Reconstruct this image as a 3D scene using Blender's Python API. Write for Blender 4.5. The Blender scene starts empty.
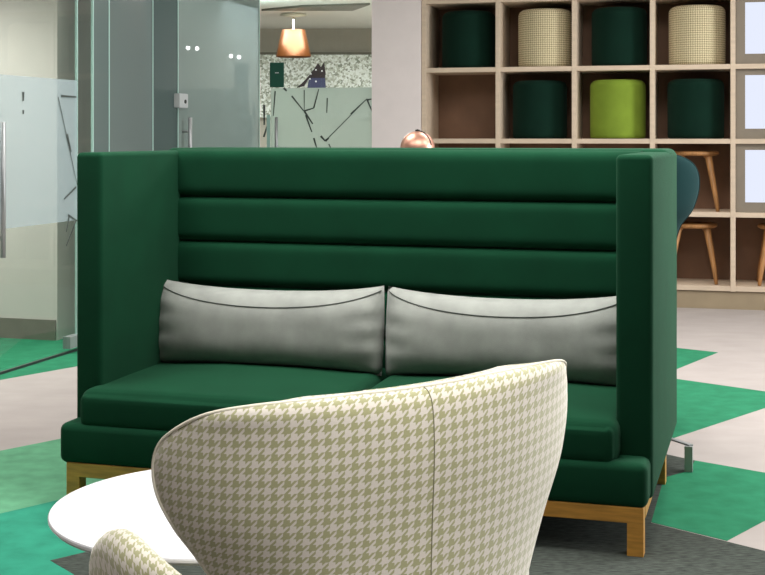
import bpy, bmesh, math, random
from mathutils import Vector, Matrix
random.seed(7)
PI = math.pi
S = bpy.context.scene
COL = S.collection
H = 1.28          # eye height
FPX = 1300.0      # focal length in pixels of the 765x575 frame
HZ = 136.0        # row of the horizon

def fl(px, py):                       # floor point seen at a pixel
    Y = H*FPX/(py-HZ)
    return ((px-382.5)/FPX*Y, Y)

# ------------------------------------------------------------ materials
def new_mat(name):
    m = bpy.data.materials.new(name); m.use_nodes = True
    nt = m.node_tree; nt.nodes.clear()
    out = nt.nodes.new('ShaderNodeOutputMaterial')
    b = nt.nodes.new('ShaderNodeBsdfPrincipled')
    nt.links.new(b.outputs[0], out.inputs[0])
    return m, nt, b, out

def srgb(h):
    h = h.lstrip('#'); c = [int(h[i:i+2], 16)/255 for i in (0, 2, 4)]
    return tuple(((v/12.92) if v <= .04045 else ((v+.055)/1.055)**2.4) for v in c)+(1,)

def plain(name, col, rough=.6, metal=0, noise=.06, nscale=8, bump=0, bscale=200, sheen=0, spec=.5, coat=0, stretch=None):
    m, nt, b, out = new_mat(name)
    c = srgb(col)
    b.inputs['Roughness'].default_value = rough; b.inputs['Metallic'].default_value = metal
    b.inputs['Specular IOR Level'].default_value = spec
    b.inputs['Coat Weight'].default_value = coat
    if sheen:
        b.inputs['Sheen Weight'].default_value = sheen
        b.inputs['Sheen Roughness'].default_value = .4
        b.inputs['Sheen Tint'].default_value = tuple(min(1, v*3+.1) for v in c[:3])+(1,)
    tc = nt.nodes.new('ShaderNodeTexCoord'); mp = nt.nodes.new('ShaderNodeMapping')
    nt.links.new(tc.outputs['Object'], mp.inputs[0])
    if stretch: mp.inputs['Scale'].default_value = stretch
    n = nt.nodes.new('ShaderNodeTexNoise'); n.inputs['Scale'].default_value = nscale; n.inputs['Detail'].default_value = 5
    nt.links.new(mp.outputs[0], n.inputs['Vector'])
    r = nt.nodes.new('ShaderNodeValToRGB')
    r.color_ramp.elements[0].position = .3; r.color_ramp.elements[1].position = .7
    r.color_ramp.elements[0].color = tuple(v*(1-noise*2) for v in c[:3])+(1,)
    r.color_ramp.elements[1].color = tuple(min(1, v*(1+noise*2)) for v in c[:3])+(1,)
    nt.links.new(n.outputs['Fac'], r.inputs[0]); nt.links.new(r.outputs[0], b.inputs['Base Color'])
    if bump:
        n2 = nt.nodes.new('ShaderNodeTexNoise'); n2.inputs['Scale'].default_value = bscale
        nt.links.new(tc.outputs['Object'], n2.inputs['Vector'])
        bp = nt.nodes.new('ShaderNodeBump'); bp.inputs['Strength'].default_value = bump; bp.inputs['Distance'].default_value = .002
        nt.links.new(n2.outputs['Fac'], bp.inputs['Height']); nt.links.new(bp.outputs[0], b.inputs['Normal'])
    return m

def emit(name, col, s):
    m, nt, b, out = new_mat(name)
    e = nt.nodes.new('ShaderNodeEmission'); e.inputs[0].default_value = srgb(col); e.inputs[1].default_value = s
    nt.links.new(e.outputs[0], out.inputs[0])
    return m

def mth(nt, op, a, b=None):
    n = nt.nodes.new('ShaderNodeMath'); n.operation = op
    for i, v in enumerate((a, b)):
        if v is None: continue
        if isinstance(v, (int, float)): n.inputs[i].default_value = v
        else: nt.links.new(v, n.inputs[i])
    return n.outputs[0]

def houndstooth(name, ca, cb, period, sheen=.3, soft=.0):
    m, nt, b, out = new_mat(name)
    b.inputs['Roughness'].default_value = .95; b.inputs['Specular IOR Level'].default_value = .15
    uv = nt.nodes.new('ShaderNodeUVMap'); uv.uv_map = 'UVMap'
    sp = nt.nodes.new('ShaderNodeSeparateXYZ'); nt.links.new(uv.outputs[0], sp.inputs[0])
    u = mth(nt, 'DIVIDE', sp.outputs[0], period); v = mth(nt, 'DIVIDE', sp.outputs[1], period)
    fu = mth(nt, 'LESS_THAN', mth(nt, 'FRACT', mth(nt, 'ADD', u, 50.0)), .5)
    fv = mth(nt, 'LESS_THAN', mth(nt, 'FRACT', mth(nt, 'ADD', v, 50.0)), .5)
    tw = mth(nt, 'LESS_THAN', mth(nt, 'FRACT', mth(nt, 'MULTIPLY', mth(nt, 'ADD', mth(nt, 'SUBTRACT', u, v), 50.0), 2.0)), .5)
    f = mth(nt, 'ADD', mth(nt, 'MULTIPLY', fu, tw), mth(nt, 'MULTIPLY', fv, mth(nt, 'SUBTRACT', 1.0, tw)))
    mx = nt.nodes.new('ShaderNodeMix'); mx.data_type = 'RGBA'
    nt.links.new(f, mx.inputs['Factor']); mx.inputs['A'].default_value = srgb(ca); mx.inputs['B'].default_value = srgb(cb)
    n = nt.nodes.new('ShaderNodeTexNoise'); n.inputs['Scale'].default_value = 900
    tc = nt.nodes.new('ShaderNodeTexCoord'); nt.links.new(tc.outputs['Object'], n.inputs['Vector'])
    mr = nt.nodes.new('ShaderNodeMapRange'); nt.links.new(n.outputs['Fac'], mr.inputs[0])
    mr.inputs['To Min'].default_value = .82; mr.inputs['To Max'].default_value = 1.18
    m2 = nt.nodes.new('ShaderNodeMix'); m2.data_type = 'RGBA'; m2.blend_type = 'MULTIPLY'; m2.inputs['Factor'].default_value = 1
    nt.links.new(mx.outputs['Result'], m2.inputs['A']); nt.links.new(mr.outputs[0], m2.inputs['B'])
    nt.links.new(m2.outputs['Result'], b.inputs['Base Color'])
    b.inputs['Sheen Weight'].default_value = sheen; b.inputs['Sheen Roughness'].default_value = .5
    b.inputs['Sheen Tint'].default_value = (1, .97, .88, 1)
    return m

def glass(name, tint=(1, 1, 1, 1), film=0, filmcol='#ffffff', gloss=1.0, rough=0.0):
    """architectural glass: see-through + fresnel mirror, optionally with a translucent film"""
    m, nt, b, out = new_mat(name)
    tr = nt.nodes.new('ShaderNodeBsdfTransparent'); tr.inputs[0].default_value = tint
    gl = nt.nodes.new('ShaderNodeBsdfGlossy'); gl.inputs['Roughness'].default_value = rough
    fr = nt.nodes.new('ShaderNodeFresnel'); fr.inputs[0].default_value = 1.45
    base = tr.outputs[0]
    if film:
        di = nt.nodes.new('ShaderNodeBsdfDiffuse'); di.inputs[0].default_value = srgb(filmcol)
        tl = nt.nodes.new('ShaderNodeBsdfTranslucent'); tl.inputs[0].default_value = srgb(filmcol)
        a = nt.nodes.new('ShaderNodeMixShader'); a.inputs[0].default_value = .35
        nt.links.new(di.outputs[0], a.inputs[1]); nt.links.new(tl.outputs[0], a.inputs[2])
        c = nt.nodes.new('ShaderNodeMixShader'); c.inputs[0].default_value = film
        nt.links.new(tr.outputs[0], c.inputs[1]); nt.links.new(a.outputs[0], c.inputs[2])
        base = c.outputs[0]
    mx = nt.nodes.new('ShaderNodeMixShader')
    ge = nt.nodes.new('ShaderNodeNewGeometry')
    front = mth(nt, 'SUBTRACT', 1.0, ge.outputs['Backfacing'])      # outer skins mirror once; no internal bounce in a thin pane
    nt.links.new(mth(nt, 'MULTIPLY', mth(nt, 'MULTIPLY', fr.outputs[0], front), gloss), mx.inputs[0])
    nt.links.new(base, mx.inputs[1]); nt.links.new(gl.outputs[0], mx.inputs[2])
    nt.links.new(mx.outputs[0], out.inputs[0])
    return m

M = {}
M['sofa'] = plain('emerald_felt', '#0c3c26', .95, noise=.05, nscale=6, bump=.25, bscale=500, sheen=.22, spec=.15)
M['teal'] = plain('teal_felt', '#092c2d', .95, noise=.05, bump=.2, bscale=500, sheen=.35, spec=.15)
M['pillow'] = plain('grey_wool', '#9a9d97', .95, noise=.06, nscale=14, bump=.3, bscale=600, sheen=.2, spec=.15)
M['pipe'] = plain('grey_piping', '#5c605b', .9)
M['oak'] = plain('oiled_oak', '#c08a3a', .45, noise=.12, nscale=9, stretch=(1, 9, 9))
M['stool'] = plain('stool_oak', '#a87848', .5, noise=.12, nscale=9, stretch=(9, 9, 1))
M['ply'] = plain('birch_shelf', '#c9b6a0', .55, noise=.04, nscale=5, stretch=(1, 6, 6))
M['plyin'] = plain('shelf_back', '#80604a', .65, noise=.05, nscale=6)
M['plinth'] = plain('shelf_plinth', '#94846b', .6, noise=.03)
M['dgreen'] = plain('bottle_green_felt', '#07241a', .95, noise=.05, bump=.2, sheen=.2, spec=.15)
M['lime'] = plain('lime_felt', '#748a30', .95, noise=.05, bump=.2, sheen=.2, spec=.15)
M['hound'] = houndstooth('houndstooth_wool', '#9c9b74', '#cdc6bc', .0212, sheen=.8)
M['check'] = houndstooth('fine_check_wool', '#8d8260', '#d9ccab', .017, sheen=.1)
M['seam'] = plain('olive_seam', '#7c7a60', .9)
M['cream'] = plain('cream_piping', '#ddd8c6', .8)
M['tabletop'] = plain('white_laminate', '#e2e2e6', .35, noise=.005)
M['tabledge'] = plain('grey_edge', '#a9adad', .5, noise=.01)
M['steel'] = plain('brushed_steel', '#a3a5a6', .45, metal=.7, noise=.02)
M['darksteel'] = plain('dark_steel', '#4c4f50', .4, metal=.8, noise=.02)
M['black'] = plain('black', '#141716', .6)
M['white'] = plain('white_paint', '#e8dedc', .8, noise=.01)
M['inner'] = plain('office_wall', '#cfc9c2', .8, noise=.01)
M['bluegrey'] = plain('bluegrey_wall', '#8ba0a2', .8, noise=.02)
M['beige'] = plain('bulkhead', '#b4afa4', .8, noise=.02)
M['ceil'] = plain('ceiling_paint', '#d8d6cf', .9, noise=.01)
M['skirt'] = plain('grey_skirting', '#6f6c60', .6, noise=.04)
M['blind'] = plain('brown_blind', '#6d625c', .7, noise=.05, nscale=3, stretch=(12, 12, .3))
M['frame'] = plain('beige_frame', '#b9b09c', .6, noise=.02)
M['light'] = plain('pale_carpet', '#a39b97', .98, noise=.03, nscale=4, bump=.3, bscale=400, spec=.1, stretch=(1, 1.6, 1))
M['green'] = plain('green_carpet', '#2b7555', .98, noise=.07, nscale=12, bump=.3, bscale=400, spec=.1)
M['leaf'] = plain('sage_green_carpet', '#5f9876', .98, noise=.08, nscale=12, bump=.3, bscale=400, spec=.1)
M['tealc'] = plain('sea_green_carpet', '#31876e', .98, noise=.07, nscale=12, bump=.3, bscale=400, spec=.1)
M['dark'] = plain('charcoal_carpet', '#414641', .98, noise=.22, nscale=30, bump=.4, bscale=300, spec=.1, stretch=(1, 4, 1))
M['copper'] = plain('copper', '#d9a590', .4, metal=1, noise=.01)
M['sign'] = plain('sign_green', '#0d4a3a', .5, noise=.01)
M['lit'] = emit('backlit_panel', '#e8eeff', 1.0)
M['panel'] = plain('panel_surround', '#7d7365', .6, noise=.03)
M['spot'] = emit('spot_glow', '#ffffff', 30)
M['bulb'] = emit('bulb_glow', '#ffd9a0', 1.5)
M['line'] = plain('dark_line', '#3a423e', .7)
M['clear'] = glass('clear_glass', (.93, .97, .95, 1))
M['frost'] = glass('frosted_film', (1, 1, 1, 1), .42, '#b4c2c6', .4)
M['frostg'] = glass('green_frosted_film', (1, 1, 1, 1), .74, '#b9c4bb', .3)
M['refl1'] = glass('grey_teal_reflection', (1, 1, 1, 1), .78, '#74827f', .5)  # grey-teal tone paints in what the glass reflects at a grazing angle
M['refl2'] = glass('deep_teal_reflection', (1, 1, 1, 1), .82, '#556462', .5)  # darker pane, reflection likewise put into the colour
M['refl3'] = glass('soft_teal_reflection', (1, 1, 1, 1), .76, '#87948f', .5)  # lighter pane, reflection likewise put into the colour
M['edge'] = plain('glass_edge', '#9dbdb4', .3, noise=.01)

def speckle():
    m, nt, b, out = new_mat('speckled_planting')
    tc = nt.nodes.new('ShaderNodeTexCoord'); v = nt.nodes.new('ShaderNodeTexVoronoi'); v.inputs['Scale'].default_value = 45
    nt.links.new(tc.outputs['Object'], v.inputs['Vector'])
    r = nt.nodes.new('ShaderNodeValToRGB')
    e = r.color_ramp.elements
    e[0].color = srgb('#8a9284'); e[1].color = srgb('#f4f7f5'); e[1].position = .75
    a = e.new(.3); a.color = srgb('#c0c5b8'); a = e.new(.5); a.color = srgb('#dfe3dc')
    sp = nt.nodes.new('ShaderNodeSeparateColor'); nt.links.new(v.outputs['Color'], sp.inputs[0])
    nt.links.new(sp.outputs[0], r.inputs[0]); nt.links.new(r.outputs[0], b.inputs['Base Color'])
    b.inputs['Roughness'].default_value = .6
    return m
M['speckle'] = speckle()

# ------------------------------------------------------------ mesh helpers
def link(name, bm, mat, parent=None, smooth=False, loc=(0, 0, 0), rot=(0, 0, 0)):
    me = bpy.data.meshes.new(name); bmesh.ops.recalc_face_normals(bm, faces=bm.faces)
    if smooth:
        for f in bm.faces: f.smooth = True
    bm.to_mesh(me); bm.free()
    o = bpy.data.objects.new(name, me); COL.objects.link(o)
    for mm in (mat if isinstance(mat, (list, tuple)) else [mat]): me.materials.append(mm)
    o.location = loc; o.rotation_euler = rot
    if parent: o.parent = parent
    return o

def box(bm, x0, x1, y0, y1, z0, z1, bev=0, seg=3):
    t = bmesh.new()
    bmesh.ops.create_cube(t, size=1)
    for v in t.verts:
        v.co = Vector((x0+(v.co.x+.5)*(x1-x0), y0+(v.co.y+.5)*(y1-y0), z0+(v.co.z+.5)*(z1-z0)))
    if bev: bmesh.ops.bevel(t, geom=t.edges[:], offset=bev, segments=seg, profile=.5, affect='EDGES')
    me = bpy.data.meshes.new('t'); t.to_mesh(me); t.free(); bm.from_mesh(me); bpy.data.meshes.remove(me)
    return bm

def B(*a, **k): return box(bmesh.new(), *a, **k)

def prism(bm, pts, z0, z1, bev=0):
    t = bmesh.new()
    lo = [t.verts.new((x, y, z0)) for x, y in pts]; hi = [t.verts.new((x, y, z1)) for x, y in pts]
    t.faces.new(lo[::-1]); t.faces.new(hi)
    for i in range(len(pts)):
        j = (i+1) % len(pts); t.faces.new((lo[i], lo[j], hi[j], hi[i]))
    if bev: bmesh.ops.bevel(t, geom=t.edges[:], offset=bev, segments=2, affect='EDGES')
    me = bpy.data.meshes.new('t'); t.to_mesh(me); t.free(); bm.from_mesh(me); bpy.data.meshes.remove(me)
    return bm

def tube(bm, pts, r, seg=8, closed=False):
    pts = [Vector(p) for p in pts]; n = len(pts); rings = []
    rr = r if isinstance(r, (list, tuple)) else [r]*n
    up = Vector((0, 0, 1)); prev = None
    for i, p in enumerate(pts):
        if closed: d = pts[(i+1) % n]-pts[i-1]
        else: d = pts[min(i+1, n-1)]-pts[max(i-1, 0)]
        d.normalize()
        a = prev if prev is not None else (up if abs(d.dot(up)) < .9 else Vector((1, 0, 0)))
        s = (a-d*a.dot(d)).normalized(); prev = s; t = d.cross(s)
        rings.append([bm.verts.new(p+(s*math.cos(2*PI*k/seg)+t*math.sin(2*PI*k/seg))*rr[i]) for k in range(seg)])
    for i in range(n if closed else n-1):
        a, b = rings[i], rings[(i+1) % n]
        for k in range(seg):
            bm.faces.new((a[k], a[(k+1) % seg], b[(k+1) % seg], b[k]))
    if not closed:
        bm.faces.new(rings[0][::-1]); bm.faces.new(rings[-1])
    return bm

def lathe(bm, prof, seg=48, cx=0, cy=0, uvs=False):
    """prof: (r, z) from bottom to top; closes on the axis where r == 0"""
    uv = bm.loops.layers.uv.new('UVMap') if uvs else None
    rings = []; acc = 0; vv = []
    for i, (r, z) in enumerate(prof):
        if i: acc += math.hypot(r-prof[i-1][0], z-prof[i-1][1])
        vv.append(acc)
        if r == 0: rings.append([bm.verts.new((cx, cy, z))])
        else: rings.append([bm.verts.new((cx+r*math.cos(2*PI*k/seg), cy+r*math.sin(2*PI*k/seg), z)) for k in range(seg)])
    R = max(p[0] for p in prof)
    for i in range(len(prof)-1):
        a, b = rings[i], rings[i+1]
        for k in range(seg):
            k2 = (k+1) % seg
            if len(a) == 1 and len(b) == 1: continue
            if len(a) == 1: f = bm.faces.new((a[0], b[k2], b[k])); q = ((k+.5, i), (k+1, i+1), (k, i+1))
            elif len(b) == 1: f = bm.faces.new((a[k], a[k2], b[0])); q = ((k, i), (k+1, i), (k+.5, i+1))
            else: f = bm.faces.new((a[k], a[k2], b[k2], b[k])); q = ((k, i), (k+1, i), (k+1, i+1), (k, i+1))
            if uvs:
                for l, (kk, ii) in zip(f.loops, q):
                    l[uv].uv = (kk/seg*2*PI*R, vv[ii])
    return bm

def empty(name, loc, rz=0):
    o = bpy.data.objects.new(name, None); COL.objects.link(o)
    o.location = loc; o.rotation_euler = (0, 0, rz); o.empty_display_size = .1
    return o

def tag(o, label, cat, group=None):
    o['label'] = label; o['category'] = cat
    if group: o['group'] = group
    return o

def struct(o):
    o['kind'] = 'structure'; return o

def copy_tree(o, parent=None):
    c = o.copy(); COL.objects.link(c)
    if parent: c.parent = parent
    for ch in list(o.children): copy_tree(ch, c)
    return c

# superellipsoid cushion, flattened box with soft edges
def cushion(bm, cx, cy, cz, sx, sy, sz, e1=.35, e2=.25, n=28, m=16, fn=None):
    def sp(c, e): return math.copysign(abs(c)**e, c)
    rows = []
    for j in range(m+1):
        ph = -PI/2+PI*j/m
        row = []
        for i in range(n):
            th = 2*PI*i/n
            x = sp(math.cos(ph), e1)*sp(math.cos(th), e2); y = sp(math.cos(ph), e1)*sp(math.sin(th), e2); z = sp(math.sin(ph), e1)
            p = Vector((x, y, z))
            if fn: p = fn(p)
            row.append(bm.verts.new((cx+p.x*sx, cy+p.y*sy, cz+p.z*sz)))
            if j in (0, m): break
        rows.append(row)
    for j in range(m):
        a, b = rows[j], rows[j+1]
        for i in range(n):
            i2 = (i+1) % n
            if len(a) == 1: bm.faces.new((a[0], b[i2], b[i]))
            elif len(b) == 1: bm.faces.new((a[i], a[i2], b[0]))
            else: bm.faces.new((a[i], a[i2], b[i2], b[i]))
    return bm

# ------------------------------------------------------------ floor
def floor_piece(pts, mat, z0, z1):
    return struct(link('floor', prism(bmesh.new(), pts, z0, z1), mat))
struct(link('floor', B(-9, 9, -3, 18, -.1, 0), M['light']))
def inlay(pix, mat, lvl):
    floor_piece([fl(*p) if len(p) == 2 else (p[0], p[1]) for p in pix], mat, -.02, .001*lvl)
# right-hand side triangles
inlay([(560, 335), (718, 352.5), (600, 400)], M['green'], 1)
inlay([(560, 362), (680, 379.5), (800, 396.5), (674, 438), (600, 470)], M['green'], 1)
inlay([(640, 449), (694.5, 460.5), (800, 479), (800, 502), (727, 541), (560, 500)], M['green'], 1)
# charcoal area under table, chair and sofa
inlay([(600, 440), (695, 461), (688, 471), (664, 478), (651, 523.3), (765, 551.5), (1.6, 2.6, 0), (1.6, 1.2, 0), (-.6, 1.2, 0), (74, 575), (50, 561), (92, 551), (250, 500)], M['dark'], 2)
# left-hand side greens
inlay([(-60, 462), (0, 451), (120, 427), (300, 470), (250, 500), (92, 551), (-60, 530)], M['leaf'], 1)
inlay([(-60, 530), (0, 514), (60, 500), (140, 505), (140, 540), (50, 561), (74, 575), (90, 590), (-60, 590)], M['tealc'], 1.6)
inlay([(-1.2, 2.0, 0), (-60, 590), (74, 575), (90, 590)], M['tealc'], 1.2)
inlay([(-120, 403), (0, 380), (79, 366), (200, 345), (250, 300), (-120, 300)], M['green'], 1)

# ------------------------------------------------------------ directions
TH = math.atan(.298)                       # sofa and side partition
U = Vector((math.cos(TH), -math.sin(TH), 0)); V = Vector((math.sin(TH), math.cos(TH), 0))
TS = math.radians(14.5)                    # shelf wall
US = Vector((math.cos(TS), -math.sin(TS), 0)); VS = Vector((math.sin(TS), math.cos(TS), 0))

# ------------------------------------------------------------ sofa
sofa = empty('high_back_sofa', (-.159, 4.226, 0), -TH)
tag(sofa, 'long emerald green high-backed sofa with channelled back and oak legs', 'sofa')
base = link('seat_base', B(-1.008, 1.004, -.004, 1.0, .145, .284, bev=.026, seg=5), M['sofa'], sofa, True)
for s in (-1, 1):
    a = B(*(( .897, 1.012) if s > 0 else (-1.0, -.897)), .10, 1.19, .149, 1.222, bev=.018, seg=4)
    link('arm_panel', a, M['sofa'], sofa, True)
# outer back + channelled inner back
bk = B(-.997, 1.0112, .80, 1.1895, .155, 1.232, bev=.03, seg=4)
link('back_panel', bk, M['sofa'], sofa, True)
zs = [.34, .515, .69, .865, 1.040, 1.226]
def channel_bm():
    bm = bmesh.new()
    prof = []
    for a, b in zip(zs[:-1], zs[1:]):
        top = (b == zs[-1])
        for k in range(25):
            t = math.sin(PI*(k/24-.5))
            bulge = (1-abs(t)**7)**.8
            prof.append((.752-.034*bulge, a+(b-a)*(t+1)/2))
    prof.append((.86, zs[-1]))
    L = [bm.verts.new((-.915, y, z)) for y, z in prof]; R = [bm.verts.new((.915, y, z)) for y, z in prof]
    for i in range(len(prof)-1): bm.faces.new((L[i], R[i], R[i+1], L[i+1]))
    # closing the rear
    L0 = bm.verts.new((-.915, .86, zs[0])); R0 = bm.verts.new((.915, .86, zs[0]))
    bm.faces.new([L0]+L[::1]); bm.faces.new(([R0]+R[::1])[::-1])
    bm.faces.new((L0, R0, R[-1], L[-1])); bm.faces.new((L0, L[0], R[0], R0))
    return bm
cb = link('channelled_back', channel_bm(), M['sofa'], sofa, True)
md = cb.modifiers.new('e', 'EDGE_SPLIT'); md.split_angle = math.radians(50)
for s in (-1, 1):
    c = bmesh.new()
    box(c, .0 if s > 0 else -.945, .912 if s > 0 else -.012, .018, .78, .260, .40, bev=.04, seg=5)
    bmesh.ops.subdivide_edges(c, edges=c.edges[:], cuts=2, use_grid_fill=True)
    for v in c.verts:
        if v.co.z > .36:
            tx = (v.co.x-(.465*s))/.46; ty = (v.co.y-.4)/.38
            v.co.z += .02*max(0, 1-tx**4)*max(0, 1-ty**4)
        if .28 < v.co.z < .38 and v.co.y < .03:
            v.co.y -= .012
    link('seat_cushion', c, M['sofa'], sofa, True)
# oak sled frame
fr = bmesh.new()
box(fr, -.978, .992, .0, .05, .101, .150, bev=.003)
box(fr, -.978, .992, .86, .91, .101, .150, bev=.003)
box(fr, -.978, -.928, .07, .86, .101, .150, bev=.003)
box(fr, .942, .992, .07, .86, .101, .150, bev=.003)
link('base_rail', fr, M['oak'], sofa)
for x in (-.978, .942):
    for y in (.0, .86):
        link('leg', B(x, x+.05, y, y+.05, 0, .104, bev=.003), M['oak'], sofa)

# ------------------------------------------------------------ lumbar cushions
def lumbar(lx, w, label, seed):
    rnd = random.Random(seed)
    e = empty('lumbar_cushion', sofa.matrix_basis @ Vector((0, 0, 0)))
    e.location = Vector((-.159, 4.226, 0))+U*lx+V*.585+Vector((0, 0, .405)); e.rotation_euler = (0, 0, -TH)
    tag(e, label, 'cushion', 'grey lumbar cushions on the sofa')
    bm = bmesh.new(); hw = w/2; n, m = 48, 20; hh = .155
    lean = .10
    def P(u, v, side):                      # u,v in -1..1
        pinch = 1-.09*(abs(u)**6)
        edge = (max(0, 1-abs(u)**5)**.5)*(max(0, 1-abs(v)**3)**.55)
        crease = .010*math.sin(v*13+seed)*(abs(u)**8)+.0012*math.sin(u*9+v*3+seed)
        th = (.078+crease)*edge
        sag = -.022*(1-u*u)*(1 if v > 0 else -.35)*abs(v)
        z = .155+v*hh*(1+.06*abs(u)**4)+sag*1.0
        y = side*th*(1.15 if side < 0 else .75)-(-.02)+lean*(z-.155)
        x = u*hw*(1-.012*abs(v)**2 * (abs(u)**2))
        return Vector((x, y-(0), z))
    F = [[bm.verts.new(P(-1+2*i/n, -1+2*j/m, -1)) for j in range(m+1)] for i in range(n+1)]
    K = [[F[i][j] if (i in (0, n) or j in (0, m)) else bm.verts.new(P(-1+2*i/n, -1+2*j/m, 1)) for j in range(m+1)] for i in range(n+1)]
    for i in range(n):
        for j in range(m):
            bm.faces.new((F[i][j], F[i+1][j], F[i+1][j+1], F[i][j+1]))
            q = (K[i][j], K[i][j+1], K[i+1][j+1], K[i+1][j])
            if len(set(q)) == 4:
                try: bm.faces.new(q)
                except ValueError: pass
    link('cover', bm, M['pillow'], e, True)
    # piping seam across the upper front
    pts = []
    for i in range(0, 41):
        u = -0.985+1.97*i/40
        vv = .93-.34*(1-u*u)**.8
        p = P(u, vv, -1); pts.append((p.x, p.y-.0015, p.z))
    link('piping', tube(bmesh.new(), pts, .0022, 6), M['pipe'], e, True)
    return e
lumbar(-.47, .925, 'long light grey lumbar cushion on the left half of the green sofa', 1)
lumbar(.445, .895, 'long light grey lumbar cushion on the right half of the green sofa', 2)

# ------------------------------------------------------------ wing chairs
def interp(tab, z):
    if z <= tab[0][0]: return tab[0][1:]
    for a, b in zip(tab[:-1], tab[1:]):
        if z <= b[0]:
            t = (z-a[0])/(b[0]-a[0]); t = t*t*(3-2*t) if False else t
            return tuple(p+(q-p)*t for p, q in zip(a[1:], b[1:]))
    return tab[-1][1:]

def catmull(tab, n):
    out = []
    ks = [tab[0]]+list(tab)+[tab[-1]]
    for i in range(1, len(ks)-2):
        for k in range(n):
            t = k/n
            p0, p1, p2, p3 = (Vector(ks[i-1]), Vector(ks[i]), Vector(ks[i+1]), Vector(ks[i+2]))
            out.append(.5*((2*p1)+(-p0+p2)*t+(2*p0-5*p1+4*p2-p3)*t*t+(-p0+3*p1-3*p2+p3)*t**3))
    out.append(Vector(tab[-1]))
    return out

def shell(tab, thick, ang=1.25, n=40, tilt=0):
    """tab rows: (z, half width, forward reach of the wing, lean). outer + inner skin, rounded rim"""
    rows = catmull(tab, 6)
    bm = bmesh.new(); uv = bm.loops.layers.uv.new('UVMap')
    def pt(row, s, inner):
        z, w, F, ln = row
        th = s*ang
        x = w*math.sin(th)/math.sin(ang); y = F*(1-math.cos(th))/(1-math.cos(ang))+ln
        tx = w*math.cos(th)/math.sin(ang); ty = F*math.sin(th)/(1-math.cos(ang))
        L = math.hypot(tx, ty) or 1
        nx, ny = -ty/L, tx/L                 # towards the sitter
        k = inner
        return Vector((x+nx*k, y+ny*k, z+tilt*x*min(1, max(0, (z-.45)/.2))))
    def arc(row, s):                         # arc length from the centre
        z, w, F, ln = row; a = 0; q = None; N = 12
        for i in range(N+1):
            p = pt(row, s*i/N, 0)
            if q is not None: a += (p-q).length
            q = p
        return a*(1 if s >= 0 else -1)
    m = len(rows)
    O = [[bm.verts.new(pt(r, -1+2*i/n, 0)) for i in range(n+1)] for r in rows]
    I = [[bm.verts.new(pt(r, -1+2*i/n, thick*(.3+.7*min(1, 5*(1-abs(-1+2*i/n)), (m-1-j)/9)))) for i in range(n+1)] for j, r in enumerate(rows)]
    vac = [0]
    for j in range(1, m): vac.append(vac[-1]+math.hypot(rows[j][0]-rows[j-1][0], rows[j][3]-rows[j-1][3]))
    UVc = [[(arc(r, -1+2*i/n), vac[j]) for i in range(n+1)] for j, r in enumerate(rows)]
    def face(vs, cs):
        f = bm.faces.new(vs)
        for l, c in zip(f.loops, cs): l[uv].uv = c
    for j in range(m-1):
        for i in range(n):
            cs = (UVc[j][i], UVc[j][i+1], UVc[j+1][i+1], UVc[j+1][i])
            face((O[j][i], O[j][i+1], O[j+1][i+1], O[j+1][i]), cs)
            face((I[j][i], I[j+1][i], I[j+1][i+1], I[j][i+1]), (cs[0], cs[3], cs[2], cs[1]))
    # rim with one rounded mid row
    loop = [(j, 0) for j in range(m)]+[(m-1, i) for i in range(1, n+1)]+[(j, n) for j in range(m-2, -1, -1)]+[(0, i) for i in range(n-1, 0, -1)]
    cen = Vector((0, .1, (rows[0][0]+rows[-1][0])/2))
    mids = []
    for j, i in loop:
        a, b = O[j][i].co, I[j][i].co; c = (a+b)/2
        if i == 0: d = (O[j][0].co-O[j][1].co).normalized()
        elif i == n: d = (O[j][n].co-O[j][n-1].co).normalized()
        else: d = Vector((0, 0, 0))
        if j == m-1: d = d*.5+Vector((0, 0, 1))
        if j == 0: d = d*.5-Vector((0, 0, 1))
        d.normalize()
        mids.append(bm.verts.new(c+d*.004))
    L = len(loop); 
    for k in range(L):
        k2 = (k+1) % L; (j, i), (j2, i2) = loop[k], loop[k2]
        ca, cb2 = UVc[j][i], UVc[j2][i2]
        off = (thick*.5, thick*.5)
        cm, cm2 = (ca[0]+off[0], ca[1]+off[1]), (cb2[0]+off[0], cb2[1]+off[1])
        face((O[j][i], mids[k], mids[k2], O[j2][i2]), (ca, cm, cm2, cb2))
        face((mids[k], I[j][i], I[j2][i2], mids[k2]), (cm, ca, cb2, cm2))
    rim = [tuple(pt(rows[j], -1+2*i/n, 0)) for j, i in loop]
    return bm, rim, rows, pt

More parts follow.
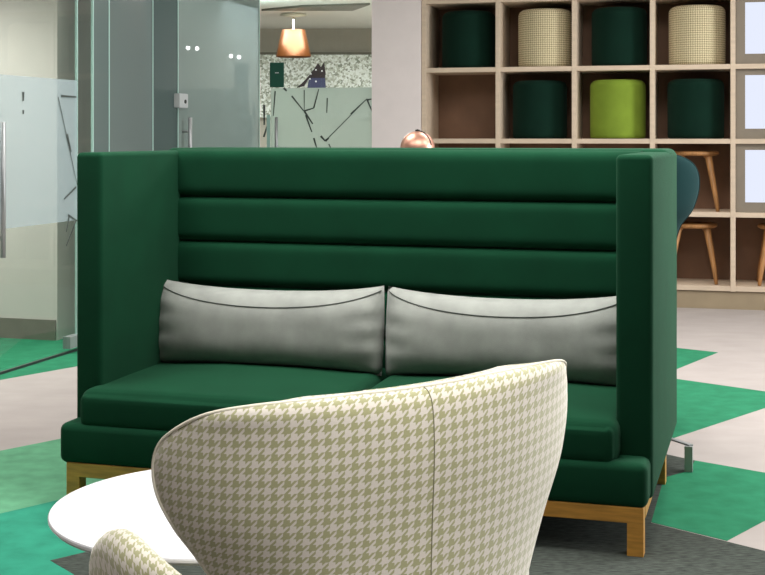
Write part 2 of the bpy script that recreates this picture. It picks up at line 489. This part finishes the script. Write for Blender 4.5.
def arm_bm(path, thick, zb, sgn):
    """path: (x, y, ztop) from rear to front; rounded slab following the path"""
    bm = bmesh.new(); uv = bm.loops.layers.uv.new('UVMap')
    pts = catmull(path, 5); secs = []; acc = 0; us = []
    for i, p in enumerate(pts):
        d = pts[min(i+1, len(pts)-1)]-pts[max(i-1, 0)]
        t = Vector((d.x, d.y, 0)).normalized(); nrm = Vector((t.y, -t.x, 0))
        if i: acc += (pts[i]-pts[i-1]).length
        us.append(acc)
        zt = p.z; ring = []
        hw = thick/2
        prof = [(-hw, zb)]+[(-hw, zb+(zt-hw-zb)*k/8) for k in range(1, 9)]
        prof += [(-hw*math.cos(a), zt-hw+hw*math.sin(a)) for a in [PI*k/8 for k in range(1, 8)]]
        prof += [(hw, zb+(zt-hw-zb)*(8-k)/8) for k in range(0, 9)]
        for o, z in prof:
            ring.append((bm.verts.new((p.x+nrm.x*o, p.y+nrm.y*o, z)), o, z))
        secs.append(ring)
    N = len(secs[0]); vl = [0]
    for k in range(1, N): vl.append(vl[-1]+math.hypot(secs[0][k][1]-secs[0][k-1][1], secs[0][k][2]-secs[0][k-1][2]))
    for i in range(len(secs)-1):
        for k in range(N):
            k2 = (k+1) % N
            f = bm.faces.new((secs[i][k][0], secs[i+1][k][0], secs[i+1][k2][0], secs[i][k2][0]))
            v2 = vl[k2] if k2 else vl[-1]+thick
            for l, c in zip(f.loops, ((us[i], vl[k]), (us[i+1], vl[k]), (us[i+1], v2), (us[i], v2))): l[uv].uv = c
    for r in (secs[0], secs[-1]):
        f = bm.faces.new([q[0] for q in r])
        for l, q in zip(f.loops, r): l[uv].uv = (q[1], q[2])
    # soften the front cap
    return bm

def box_uv(bm):
    uv = bm.loops.layers.uv.get('UVMap') or bm.loops.layers.uv.new('UVMap')
    bm.normal_update()
    for f in bm.faces:
        n = f.normal; a = max(range(3), key=lambda i: abs(n[i]))
        for l in f.loops:
            c = l.vert.co; l[uv].uv = ((c.y, c.z), (c.x, c.z), (c.x, c.y))[a]
    return bm

def wing_chair(name, loc, rz, tab, arm, zb, mat, pipemat, thick=.05, seat=(.27, .06, .50, .25, .43), leg=.22, legmat='oak', seam=True, tilt=0):
    e = empty(name, loc, rz)
    bm, rim, rows, pt = shell(tab, thick, tilt=tilt)
    link('backrest', bm, mat, e, True)
    link('piping', tube(bmesh.new(), rim, .003, 6, closed=True), pipemat, e, True)
    if seam:
        link('back_seam', tube(bmesh.new(), [(0, r[3]-.0005, r[0]) for r in rows], .0010, 6), M['seam'] if seam == 1 else pipemat, e, True)
    for s in (-1, 1):
        a = arm_bm([(s*x, y, z) for x, y, z in arm], .075, zb, s)
        bmesh.ops.recalc_face_normals(a, faces=a.faces)
        o = link('armrest', a, mat, e, True)
        m = o.modifiers.new('b', 'BEVEL'); m.width = .018; m.segments = 3; m.angle_limit = math.radians(60)
    hw, y0, y1, z0, z1 = seat
    st = B(-hw, hw, y0, y1, z0, z1, bev=.035, seg=4); box_uv(st)
    link('seat', st, mat, e, True)
    for s in (-1, 1):
        for y, dy in ((y0+.06, -.04), (y1-.07, .03)):
            link('leg', tube(bmesh.new(), [(s*(hw-.03), y+dy, 0), (s*(hw-.07), y, z0+.01)], [.011, .018], 10), M[legmat], e, True)
    return e

PHI = math.radians(24.5)
tabA = [(.20, .20, .10, .0), (.34, .235, .13, .0), (.475, .27, .16, -.003), (.585, .323, .19, -.006), (.66, .368, .215, -.010), (.71, .39, .235, -.014),
        (.757, .397, .24, -.017), (.795, .391, .228, -.017), (.824, .372, .195, -.015), (.848, .345, .149, -.010), (.860, .312, .113, -.003), (.867, .26, .074, .006), (.870, .19, .038, .016), (.872, .10, .011, .022)]
armA = [(.20, .08, .42), (.24, .17, .45), (.31, .28, .50), (.37, .385, .548), (.393, .46, .566), (.40, .51, .55), (.40, .53, .52)]
chair = wing_chair('wing_chair', (.076, 2.10, 0), PHI, tabA, armA, .22, M['hound'], M['cream'], tilt=.055, seat=(.235, .05, .50, .25, .43))
tag(chair, 'cream and olive houndstooth lounge chair seen from behind, in front of sofa', 'armchair')

tabB = [(.20, .20, .10, .06), (.26, .25, .14, .03), (.45, .26, .17, 0), (.70, .255, .18, -.02), (.87, .28, .20, -.04), (.96, .34, .22, -.05), (1.06, .37, .24, -.055),
        (1.14, .355, .215, -.06), (1.185, .30, .15, -.06), (1.207, .22, .08, -.06), (1.212, .14, .03, -.06)]
armB = [(.22, .10, .50), (.235, .2, .52), (.245, .35, .53), (.25, .44, .52), (.25, .48, .49)]
chair2 = wing_chair('wing_chair', (.985, 5.52, 0), -math.radians(8), tabB, armB, .24, M['teal'], M['teal'], seat=(.24, .05, .5, .22, .43), leg=.2, seam=2)
tag(chair2, 'dark teal high wing chair mostly hidden behind the right end of the sofa', 'armchair')

# ------------------------------------------------------------ coffee table
tb = empty('coffee_table', (-.365, 2.925, 0))
tag(tb, 'round white topped coffee table between houndstooth chair and green sofa', 'table')
R = .376
link('tabletop', lathe(bmesh.new(), [(0, .4395), (R-.004, .4395), (R, .4425), (R, .447), (R-.002, .45), (0, .45)], 96), M['tabletop'], tb)
link('edge_band', lathe(bmesh.new(), [(0, .434), (R-.008, .434), (R-.004, .4395), (0, .4395)], 96), M['tabledge'], tb)
link('pedestal', lathe(bmesh.new(), [(0, .012), (.03, .012), (.03, .434), (0, .434)], 32), M['steel'], tb, True)
link('foot', lathe(bmesh.new(), [(0, .002), (.22, .002), (.22, .008), (.03, .016), (0, .016)], 64), M['steel'], tb)

# ------------------------------------------------------------ steel sled frame beside the sofa
sf = bmesh.new()
q = Vector((1.168, 4.96, 0))
def bar(bm, a, b, w, t):
    a, b = Vector(a), Vector(b); d = (b-a).normalized(); up = Vector((0, 0, 1)) if abs(d.z) < .9 else Vector((0, 1, 0))
    s = d.cross(up).normalized(); u2 = s.cross(d)
    vs = [bm.verts.new(p+s*i*w/2+u2*j*t/2) for p in (a, b) for i, j in ((-1, -1), (1, -1), (1, 1), (-1, 1))]
    for f in ((0, 1, 2, 3), (7, 6, 5, 4), (0, 4, 5, 1), (1, 5, 6, 2), (2, 6, 7, 3), (3, 7, 4, 0)): bm.faces.new([vs[k] for k in f])
e = empty('steel_sled_frame', (0, 0, 0))
e.location = q; e.rotation_euler = (0, 0, -TH)
tag(e, 'low brushed steel bar frame on the floor behind the sofa right end', 'frame')
a = bmesh.new(); bar(a, (0, 0, 0.002), (0, 0, .098), .03, .03); link('upright', a, M['steel'], e)
a = bmesh.new(); bar(a, (.009, .0, .10), (-.14, .16, .10), .02, .006); link('top_bar', a, M['steel'], e)
a = bmesh.new(); bar(a, (-.14, .16, 0.002), (-.14, .16, .098), .02, .008); link('upright', a, M['steel'], e)

# ------------------------------------------------------------ shelf unit
S0 = Vector((2.235, 9.67, 0))
def sp(s, d=0, z=0): return S0+US*s+VS*d+Vector((0, 0, z))
shelf = empty('cube_shelf', S0, -TS)
tag(shelf, 'pale birch cube shelving unit standing against the far right wall', 'shelf')
divs = [-1.975, -1.391, -.8055, -.224, .3595, .943]
zr = [.153, .698, 1.241, 1.793, 2.33]
DEP = .47; T = .018
for x in divs:
    link('upright_board', B(x-T, x+T, 0, DEP, .132, 2.35, bev=.002), M['ply'], shelf)
for z in zr:
    bm = bmesh.new()
    for a, b in zip(divs[:-1], divs[1:]): box(bm, a+T, b-T, .002, DEP, z-T, z+T, bev=.001)
    link('shelf_board', bm, M['ply'], shelf)
link('back_board', B(divs[0]-T, divs[-1]+T, DEP, DEP+.012, .132, 2.35), M['plyin'], shelf)
link('plinth', B(divs[0]-T, divs[-1]+T, .02, DEP, 0, .131), M['plinth'], shelf)

def pouf(mat, uvs, x, d, z, h=.45, r=.21):
    pr = [(0, 0), (r-.02, 0), (r-.004, .008), (r, .03)]+[(r, h*.2), (r*1.004, h*.5), (r*1.002, h*.8)]
    pr += [(r-.05+.05*math.cos(a), h-.05+.05*math.sin(a)) for a in [PI/2*k/6 for k in range(0, 7)]]
    pr += [(.07, h+.004), (0, h+.005)]
    o = link('round_pouf', lathe(bmesh.new(), pr, 48, uvs=uvs), mat, None, True)
    o.location = sp(x, d, z+T+.0005)
    return o
pg = 'poufs stored in the cube shelf'
cx = [(divs[i]+divs[i+1])/2 for i in range(5)]
P1 = pouf(M['dgreen'], False, cx[0]+.02, .235, zr[3]); tag(P1, 'dark green round pouf in the top left cube of the shelf', 'pouf', pg)
o = pouf(M['check'], True, cx[1]+.045, .225, zr[3]); tag(o, 'beige checked pouf in top row of shelf, left of the two beige ones', 'pouf', pg)
c = P1.copy(); COL.objects.link(c); c.location = sp(cx[2]+.03, .235, zr[3]+T+.0005); c['label'] = 'dark green pouf in the top shelf row between the two beige checked poufs'
o = o.copy(); COL.objects.link(o); o.location = sp(cx[3]+.03, .235, zr[3]+T+.0005); o['label'] = 'beige checked pouf in top row of shelf beside the backlit panel'
c = P1.copy(); COL.objects.link(c); c.location = sp(cx[1]+.0, .24, zr[2]+T+.0005); c['label'] = 'dark green pouf in second shelf row left of the lime pouf'
o = pouf(M['lime'], False, cx[2]+.02, .225, zr[2]); tag(o, 'lime green round pouf in the middle of the shelf', 'pouf', pg)
c = P1.copy(); COL.objects.link(c); c.location = sp(cx[3]+.02, .245, zr[2]+T+.0005); c['label'] = 'dark green pouf in second shelf row right of the lime pouf'

# wooden stools in the cubes
def stool(x, z, label):
    e = empty('wooden_stool', sp(x, .24, z+T+.0005), -TS)
    tag(e, label, 'stool', 'wooden stools stored in the shelf')
    return e
def stool_parts(e):
    link('seat', lathe(bmesh.new(), [(0, .415), (.165, .415), (.18, .425), (.183, .437), (.175, .447), (0, .449)], 40), M['stool'], e, True)
    for k in range(4):
        a = PI/4+k*PI/2; ca, sa = math.cos(a), math.sin(a)
        link('leg', tube(bmesh.new(), [(.245*ca*1.0, .22*sa, .0), (.225*ca, .2*sa, .1), (.15*ca, .14*sa, .4), (.13*ca, .12*sa, .418)], [.013, .017, .026, .028], 10), M['stool'], e, True)
s1 = stool(cx[3]+.01, zr[1], 'oak stool in the third shelf row left of the lowest backlit panel'); stool_parts(s1)
for x, z, lb in ((cx[3]+.0, zr[0], 'oak stool in the bottom shelf row nearest the sofa'), (cx[4]+.07, zr[0], 'oak stool in the bottom shelf row at the right edge')):
    c = copy_tree(s1); c.location = sp(x, .24, z+T+.0005); c['label'] = lb

# backlit panels
for i, lb in ((3, 'backlit white panel in the top right cube of the shelf'), (2, 'backlit pale panel in second cube from top, right column'), (1, 'backlit pale blue panel in the third cube from top, right column')):
    e = empty('light_panel', sp(cx[4], .03, zr[i]+T), -TS)
    tag(e, lb, 'light panel', 'backlit panels in the right column of the shelf')
    hw = .2705; z1 = zr[i+1]-zr[i]-2*T-.001
    fb = bmesh.new(); a, b, c0, d0 = -.205, .205, .075, z1-.045
    box(fb, -hw, a, 0, .03, 0.001, z1); box(fb, b, hw, 0, .03, 0.001, z1); box(fb, a, b, 0, .03, 0.001, c0); box(fb, a, b, 0, .03, d0, z1)
    link('surround', fb, M['panel'], e)
    sc = link('screen', B(a, b, .008, .028, c0, d0), M['lit'], e)

# ------------------------------------------------------------ walls
def wall(name, p, d, L, thick, h, mat, z0=0, nd=None):
    """box starting at p running along d, thickness away from nd"""
    d = d.normalized(); n = Vector((-d.y, d.x, 0))
    pts = [p, p+d*L, p+d*L+n*thick, p+n*thick]
    return struct(link(name, prism(bmesh.new(), [(q.x, q.y) for q in pts], z0, h), mat))
CZ = 2.95
wall('wall_pillar', sp(-2.394, -.01), US, .397, .5, CZ, M['white'])
wall('wall_back', sp(-1.995, DEP+.02), US, 9, .12, CZ, M['white'])
struct(link('trim_1', prism(bmesh.new(), [(q.x, q.y) for q in (sp(-3.326, 0), sp(-2.394, 0), sp(-2.394, .12), sp(-3.326, .12))], 2.5, CZ), M['white']))

# side partition line
PA = Vector((-2.05, 6.96, 0))
def pp(t, n=0, z=0): return PA+V*t-U*n+Vector((0, 0, z))
def pane(name, t0, t1, mat, z0=.03, z1=2.5, th=.010, off=0):
    pts = [pp(t0, off), pp(t1, off), pp(t1, off+th), pp(t0, off+th)]
    return struct(link(name, prism(bmesh.new(), [(q.x, q.y) for q in pts], z0, z1), mat))
CORN = 3.70
struct(link('trim_2', prism(bmesh.new(), [(q.x, q.y) for q in (pp(-3, -.005), pp(CORN, -.005), pp(CORN, .10), pp(-3, .10))], 2.5, CZ), M['white']))
struct(link('trim_3', prism(bmesh.new(), [(q.x, q.y) for q in (pp(-3, -.003), pp(CORN, -.003), pp(CORN, .013), pp(-3, .013))], .0, .014), M['darksteel']))
door1 = pane('door_1', -.95, .81, M['clear'])
film = struct(link('frosted_film', prism(bmesh.new(), [(q.x, q.y) for q in (pp(-.95, -.003), pp(.81, -.003), pp(.81, -.001), pp(-.95, -.001))], .78, 1.61), M['frost']))
del film['kind']; film.parent = door1
# corner patch fitting at the foot of the glass door
o = link('patch_fitting', prism(bmesh.new(), [(q.x, q.y) for q in (pp(.70, -.02), pp(.86, -.02), pp(.86, .03), pp(.70, .03))], .03, .10), M['steel']); o.parent = door1
w1 = pane('window_1', .815, 1.0, M['clear'])
w2 = pane('window_2', 1.005, 1.20, M['refl1'])
w3 = pane('window_3', 1.205, 1.80, M['refl1'])
w4 = pane('window_4', 1.805, 2.185, M['refl2'])
door2 = pane('door_2', 2.19, CORN, M['refl3'])
for w, t in ((w1, .812), (w2, 1.002), (w3, 1.202), (w4, 1.802), (door2, 2.187), (door2, CORN-.004)):
    o = link('glass_edge', prism(bmesh.new(), [(q.x, q.y) for q in (pp(t-.005, -.003), pp(t+.005, -.003), pp(t+.005, .012), pp(t-.005, .012))], .03, 2.5), M['edge']); o.parent = w
def handle(parent, base, n, z0, z1, zs2, r=.014):
    bm = bmesh.new(); p = base+n*.06
    tube(bm, [p+Vector((0, 0, z0)), p+Vector((0, 0, z1))], r, 12)
    for z in zs2: tube(bm, [base+Vector((0, 0, z)), p+Vector((0, 0, z))], r*.6, 8)
    o = link('door_handle', bm, M['steel'], None, True); o.parent = parent; return o
# long pull bars: left door, teal door, corner door
handle(door1, pp(-.06, 0), U, .635, 1.355, (.74, 1.25))
handle(door2, pp(2.26, 0), U, .92, 1.41, (1.02, 1.31))
bm = bmesh.new()
o = link('lock_box', prism(bm, [(q.x, q.y) for q in (pp(2.12, -.045), pp(2.26, -.045), pp(2.26, .0), pp(2.12, .0))], 1.475, 1.575, bev=.004), M['tabledge']); o.parent = door2
o = link('keyhole', tube(bmesh.new(), [pp(2.21, -.044, 1.52), pp(2.21, -.05, 1.52)], .014, 12), M['black']); o.parent = door2

# corner partition (clear door with green frosted film)
CP = Vector(sp(-3.326, 0)); 
def cp(s, n=0, z=0): return CP+US*s-VS*n+Vector((0, 0, z))
def cprism(s0, s1, n0, n1, z0, z1): return prism(bmesh.new(), [(q.x, q.y) for q in (cp(s0, n0), cp(s1, n0), cp(s1, n1), cp(s0, n1))], z0, z1)
door3 = struct(link('door_3', cprism(.005, .93, 0, -.01, .03, 2.5), M['clear']))
o = link('frosted_film', cprism(.09, .93, .001, .003, .05, 1.665), M['frostg']); o.parent = door3
o = link('glass_edge', cprism(.055, .085, .002, .008, .05, 1.45), M['edge']); o.parent = door3
o = link('door_handle', tube(bmesh.new(), [cp(.155, .06, 1.0), cp(.155, .06, 1.43)], .013, 12), M['steel'], None, True); o.parent = door3
# crackled branch lines printed on the films
def lines(parent, segs, conv):
    bm = bmesh.new()
    for (a, b, w) in segs:
        A, Bp = conv(a), conv(b)
        bar(bm, A, Bp, .0015 if False else w, .001)
    o = link('branch_pattern', bm, M['black']); o.parent = parent; return o
def onfront(p):       # pixel of the photograph -> point on the corner partition
    r = (p[0]-382.5)/FPX
    s = (r*CP.y-CP.x)/(US.x-r*US.y); Q = cp(s, .006); return Vector((Q.x, Q.y, H-(p[1]-HZ)*Q.y/FPX))
def onside(p):
    r = (p[0]-382.5)/FPX
    t = (r*PA.y-PA.x)/(V.x-r*V.y); Q = pp(t, -.008); return Vector((Q.x, Q.y, H-(p[1]-HZ)*Q.y/FPX))
def ribbon(parent, segs, conv, axis):
    bm = bmesh.new()
    for a, b, w in segs:
        A, C = conv(a), conv(b); d = (C-A).normalized(); n = axis; s = d.cross(n).normalized()*w/2
        vs = [bm.verts.new(x) for x in (A-s, A+s, C+s*.6, C-s*.6)]
        bm.faces.new(vs)
        vs2 = [bm.verts.new(v.co+n*.001) for v in vs]; bm.faces.new(vs2[::-1])
        for k in range(4): bm.faces.new((vs[k], vs2[k], vs2[(k+1) % 4], vs[(k+1) % 4]))
    o = link('branch_pattern', bm, M['line']); o.parent = parent; return o
seg3 = [((275.5, 91), (273.5, 116), .012), ((284, 88), (287, 91), .02), ((292, 96), (304, 111), .014), ((304.5, 90), (304.5, 111), .008), ((304.5, 111), (314, 108), .014),
        ((314, 108), (319, 89), .012), ((304.5, 111), (313, 124), .016), ((306, 115), (312, 132), .014), ((314, 138), (317.5, 150), .014),
        ((327.5, 98), (327, 113), .010), ((321, 136), (325.5, 141), .018), ((325.5, 141), (329, 138), .02), ((325.5, 141), (367, 99), .007), ((351, 114), (367, 99), .012),
        ((367, 99), (373, 113), .014), ((367, 100), (372, 99), .014), ((329, 144), (332, 150), .01), ((264, 137), (268, 124), .016), ((264.5, 105), (264.5, 125), .02)]
ribbon(door3, seg3, onfront, -VS)
seg1 = [((57, 97), (76, 185), .007), ((66, 134), (70, 152), .016), ((60, 96), (75, 97), .014), ((75, 187), (63, 199), .012), ((67, 215), (76, 221), .012), ((68, 216), (65, 232), .012), ((75, 220), (65, 246), .012), ((22, 92), (22, 101), .02), ((22, 110), (22, 114), .016)]
ribbon(door1, seg1, onside, U)

# ---------------- the offices behind the glass
def pxat(px, py, Y): return Vector(((px-382.5)/FPX*Y, Y, H-(py-HZ)*Y/FPX))
wa = Vector((-1.98, 8.12, 0)); 
pA = wa-U*.08
wall('wall_office', pA-U*3.5, U, 3.5, .12, 2.6, M['inner'])
def skirt(p, d, L, th, z): 
    n = Vector((-d.y, d.x, 0)); pts = [p-n*th, p+d*L-n*th, p+d*L, p]
    return struct(link('baseboard_office', prism(bmesh.new(), [(q.x, q.y) for q in pts], 0, z), M['skirt']))
skirt(pA-U*3.5, U, 3.5+.012, .012, .128)
# return of the office wall running away from the viewer
pts = [pA, pA+U*.10, pA+U*.10+V*2.2, pA+V*2.2]
wall('wall_return', pA+Vector((0, 0, 0))+V*.001, U, .001+.02, 1.2, 2.6, M['inner'])
wall('wall_far', Vector((-6, 15.5, 0)), Vector((1, 0, 0)), 8.5, .15, 2.6, M['beige'])
wall('wall_left', Vector((-6, 4, 0)), Vector((0, 1, 0)), 12, .15, 2.95, M['inner'])
wall('wall_divider', pp(1.15, .75), V, 4.4, .1, 2.6, M['bluegrey'])
wall('wall_cross', pp(1.15, .75)-U*1.5, U, 1.6, .1, 2.6, M['bluegrey'])
wall('wall_side', sp(-2.394+.25, .5), VS, 5.5, .15, 2.6, M['beige'])
# office ceiling (dropped) and hall ceiling
oc = [pp(-3, .0), pp(CORN, .0), cp(.93, 0), cp(.93, 0)+VS*8, Vector((-6, 17, 0)), Vector((-6, 4, 0))]
struct(link('ceiling', prism(bmesh.new(), [(q.x, q.y) for q in oc], 2.56, 2.62), M['ceil']))
struct(link('ceiling', B(-9, 9, -3, 18, CZ, CZ+.1), M['ceil']))
# dark recessed slot in the office ceiling
bm = prism(bmesh.new(), [(-1.22, 13.1), (-.30, 13.1), (-.12, 12.5), (-.78, 12.7)], 2.54, 2.562)
tag(link('ceiling_grille', bm, M['skirt']), 'dark grille in the office ceiling beyond the glass, right of the copper lamp', 'grille')
# bright speckled band on the far office wall
o = link('speckled_mural', B(-2.6, .3, 15.42, 15.49, 1.5, 2.245), M['speckle'])
tag(o, 'bright speckled mural band on far office wall above the frosted glass', 'mural')
o = link('picture_rail', B(-2.6, .3, 15.44, 15.49, 2.246, 2.275), M['skirt']); tag(o, 'thin dark rail along the top of the speckled mural', 'rail')
# dark patterned figure in front of the mural
Yd = 14.9
def dec(px, py): q = pxat(px, py, Yd); return (q.x, q.z)
def sheet(name, pix, Y, th, mat, parent=None):
    bm = bmesh.new(); pts = [pxat(a, b, Y) for a, b in pix]
    f = [bm.verts.new((p.x, Y, p.z)) for p in pts]; g = [bm.verts.new((p.x, Y+th, p.z)) for p in pts]
    bm.faces.new(f); bm.faces.new(g[::-1])
    for i in range(len(f)): j = (i+1) % len(f); bm.faces.new((f[i], g[i], g[j], f[j]))
    return link(name, bm, mat, parent)
e = empty('dark_wall_hanging', pxat(313, 90, Yd))
tag(e, 'dark pointed wall hanging with small white dots over the frosted glass', 'wall hanging')
def sheet_rel(name, pix, dy, th, mat):
    bm = bmesh.new(); c = pxat(313, 90, Yd)
    pts = [pxat(a, b, Yd)-c for a, b in pix]
    f = [bm.verts.new((p.x, dy, p.z)) for p in pts]; g = [bm.verts.new((p.x, dy+th, p.z)) for p in pts]
    bm.faces.new(f); bm.faces.new(g[::-1])
    for i in range(len(f)): j = (i+1) % len(f); bm.faces.new((f[i], g[i], g[j], f[j]))
    return link(name, bm, mat, e)
M['hang'] = plain('dark_brown_cloth', '#2c2124', .8)
M['hang2'] = plain('dark_blue_cloth', '#3a3d5c', .8)
M['dot'] = plain('white_dot', '#d8d8dc', .8)
sheet_rel('upper_cloth', [(296, 88), (304, 86), (309, 78), (325, 78), (325.5, 73), (324, 62), (321, 67), (318, 63), (314, 69), (310, 74), (306, 79), (301, 84)], 0, .05, M['hang'])
sheet_rel('lower_cloth', [(307, 90), (309, 78), (325, 78), (326, 90)], -.01, .05, M['hang2'])
for i, (a, b) in enumerate(((316, 70), (310, 79), (316, 81.5), (311, 74), (322, 71))):
    c = pxat(313, 90, Yd); p = pxat(a, b, Yd)-c
    link('white_dot', tube(bmesh.new(), [(p.x, -.012, p.z), (p.x, -.02, p.z)], .010, 10), M['dot'], e)
# green sign on the corner glass door
e = empty('door_sign', onfront((277.5, 75)), -TS)
tag(e, 'small dark green sign on the glass door beneath the copper lamp', 'sign')
link('plate', B(-.06, .06, -.012, -.004, -.1, .1, bev=.002), M['sign'], e)
bm = bmesh.new(); box(bm, -.014, .0, -.014, -.012, .014, .02); box(bm, .003, .016, -.014, -.012, .014, .02)
link('white_lettering', bm, M['dot'], e)
# copper pendant lamp
e = empty('pendant_lamp', pxat(293.5, 57, 13.6))
tag(e, 'tapered copper drum lamp hanging from the ceiling behind the glass door', 'lamp')
k = 13.6/FPX
def lampshade():
    bm = bmesh.new(); lathe(bm, [(17.5*k, 0), (17.6*k, .01), (11.6*k, 27*k), (11.2*k, 27*k), (17.1*k, .006)], 48); return bm
M['shade'] = plain('translucent_copper', '#5e3310', .3, noise=.05)
nt = M['shade'].node_tree; b = [n for n in nt.nodes if n.type == 'BSDF_PRINCIPLED'][0]
b.inputs['Transmission Weight'].default_value = .35; b.inputs['Metallic'].default_value = .5; b.inputs['Roughness'].default_value = .35
link('lamp_shade', lampshade(), M['shade'], e, True)
link('stem', tube(bmesh.new(), [(0, 0, .10), (0, 0, 2.558-e.location.z)], .01, 10), M['cream'], e, True)
link('canopy', lathe(bmesh.new(), [(0, 2.558-e.location.z), (.13, 2.556-e.location.z), (.14, 2.54-e.location.z), (.05, 2.525-e.location.z), (0, 2.52-e.location.z)], 32), M['cream'], e, True)
link('bulb', lathe(bmesh.new(), [(0, .04), (.03, .06), (.045, .1), (.02, .15), (0, .16)], 20), M['bulb'], e, True)
# blind behind the left glass
o = sheet('window_blind', [(57, -20), (99, -20), (99, 72), (57, 75)], 9.0, .02, M['blind']) if False else None
e = empty('window_blind', pp(1.3, .745)); e.rotation_euler = (0, 0, -TH)
o = link('window_blind', B((63-382.5)/FPX*8.7, (93-382.5)/FPX*8.7, 8.7, 8.72, 1.75, 2.5), M['blind'])
tag(o, 'brown vertical blind seen through the left glass partition', 'blind')
# spots inside the teal office
def spot(px, py, t):
    Q = pp(t, .5); r = (px-382.5)/FPX
    p = pxat(px, py, 10.5)
    o = link('spot_lamp', cushion(bmesh.new(), 0, 0, 0, .017, .017, .017, 1, 1, 12, 8), M['spot'], None, True); o.location = p
    return o
bpy.data.objects.remove(e)
for px, py, lb in ((188, 48, 'leftmost of the four tiny bright spot lamps behind the teal glass'), (197, 48.5, 'second tiny bright spot lamp from the left behind the teal glass'),
                   (231, 56, 'third tiny bright spot lamp from the left behind the teal glass'), (239, 57, 'rightmost of the four tiny bright spot lamps behind the teal glass')):
    tag(spot(px, py, 0), lb, 'lamp', 'spot lamps behind the teal glass')

# ------------------------------------------------------------ copper globe lamp behind the sofa
e = empty('floor_lamp', (.178, 6.6, 0)); 
tag(e, 'rounded copper lamp top just showing above the middle of sofa back', 'lamp')
zt = 1.305; r = .088
link('copper_shade', lathe(bmesh.new(), [(r*1.0, zt-.20), (r*1.02, zt-.13), (r*1.0, zt-.085)]+[(r*math.cos(a), zt-.085+.085*math.sin(a)) for a in [PI/2*k/10 for k in range(1, 10)]]+[(0, zt)], 40), M['copper'], e, True)
link('finial', lathe(bmesh.new(), [(0, zt-.002), (.012, zt), (.012, zt+.006), (0, zt+.01)], 16), M['black'], e, True)
link('dome_reflection', tube(bmesh.new(), [(0+r*1.01*math.cos(a)*.75, -r*1.01*math.cos(a)*.62, zt-.085+.086*math.sin(a)) for a in [PI/2*(1-k/10) for k in range(0, 10)]], .004, 8), M['black'], e, True)  # black curve paints in a dark ceiling reflection on the copper dome
link('pole', tube(bmesh.new(), [(0, 0, .01), (0, 0, zt-.1)], .012, 12), M['darksteel'], e, True)
link('foot', lathe(bmesh.new(), [(0, 0.002), (.14, .002), (.14, .012), (.02, .02), (0, .02)], 40), M['darksteel'], e, True)

# ------------------------------------------------------------ lights
def area(name, loc, sx, sy, power, col=(1, .98, .955), rot=(0, 0, 0), spread=140):
    l = bpy.data.lights.new(name, 'AREA'); l.shape = 'RECTANGLE'; l.size = sx; l.size_y = sy; l.energy = power*.64; l.spread = math.radians(spread); l.color = col
    o = bpy.data.objects.new(name, l); COL.objects.link(o); o.location = loc; o.rotation_euler = rot; return o
area('ceiling_light', (0.4, 4.2, 2.93), 1.6, 1.6, 105)
area('ceiling_light', (2.6, 5.2, 2.93), 1.4, 1.4, 100)
area('ceiling_light', (-1.6, 4.4, 2.93), 1.2, 1.2, 60)
area('ceiling_light', (1.6, 7.8, 2.93), 2.0, 1.2, 90, spread=170)
area('ceiling_light', (.6, 1.0, 2.93), 1.4, 1.4, 95, spread=100)
area('ceiling_light', (-.9, 7.0, 2.93), 1.2, 1.2, 60, spread=170)
area('office_light', (-3.2, 7.4, 2.5), 1.4, .8, 85)
area('office_light', (-.8, 12.6, 2.5), 1.2, 2.0, 330, spread=175)
area('office_light', (-1.55, 9.6, 2.5), .4, 1.4, 30)

area('side_fill_light', (6.5, 6.0, 1.7), 3.0, 2.0, 430, (.95, .98, 1), (0, math.radians(90), 0), 160)  # unseen fill added to brighten the sofa's outer right side, no window modelled

w = bpy.data.worlds.new('World'); S.world = w; w.use_nodes = True
bg = w.node_tree.nodes['Background']; bg.inputs[0].default_value = (.95, .97, 1, 1); bg.inputs[1].default_value = .06

# ------------------------------------------------------------ camera
cam = bpy.data.cameras.new('camera'); co = bpy.data.objects.new('camera', cam); COL.objects.link(co)
co.location = (0, 0, H); co.rotation_euler = (PI/2, 0, 0)
cam.sensor_width = 36; cam.lens = FPX/765*36; cam.shift_y = -(287.5-HZ)/765; cam.clip_end = 60
S.camera = co
S.view_settings.view_transform = 'Standard'; S.view_settings.look = 'None'
S.view_settings.gamma = 1; S.view_settings.use_curve_mapping = False; S.view_settings.exposure = 0
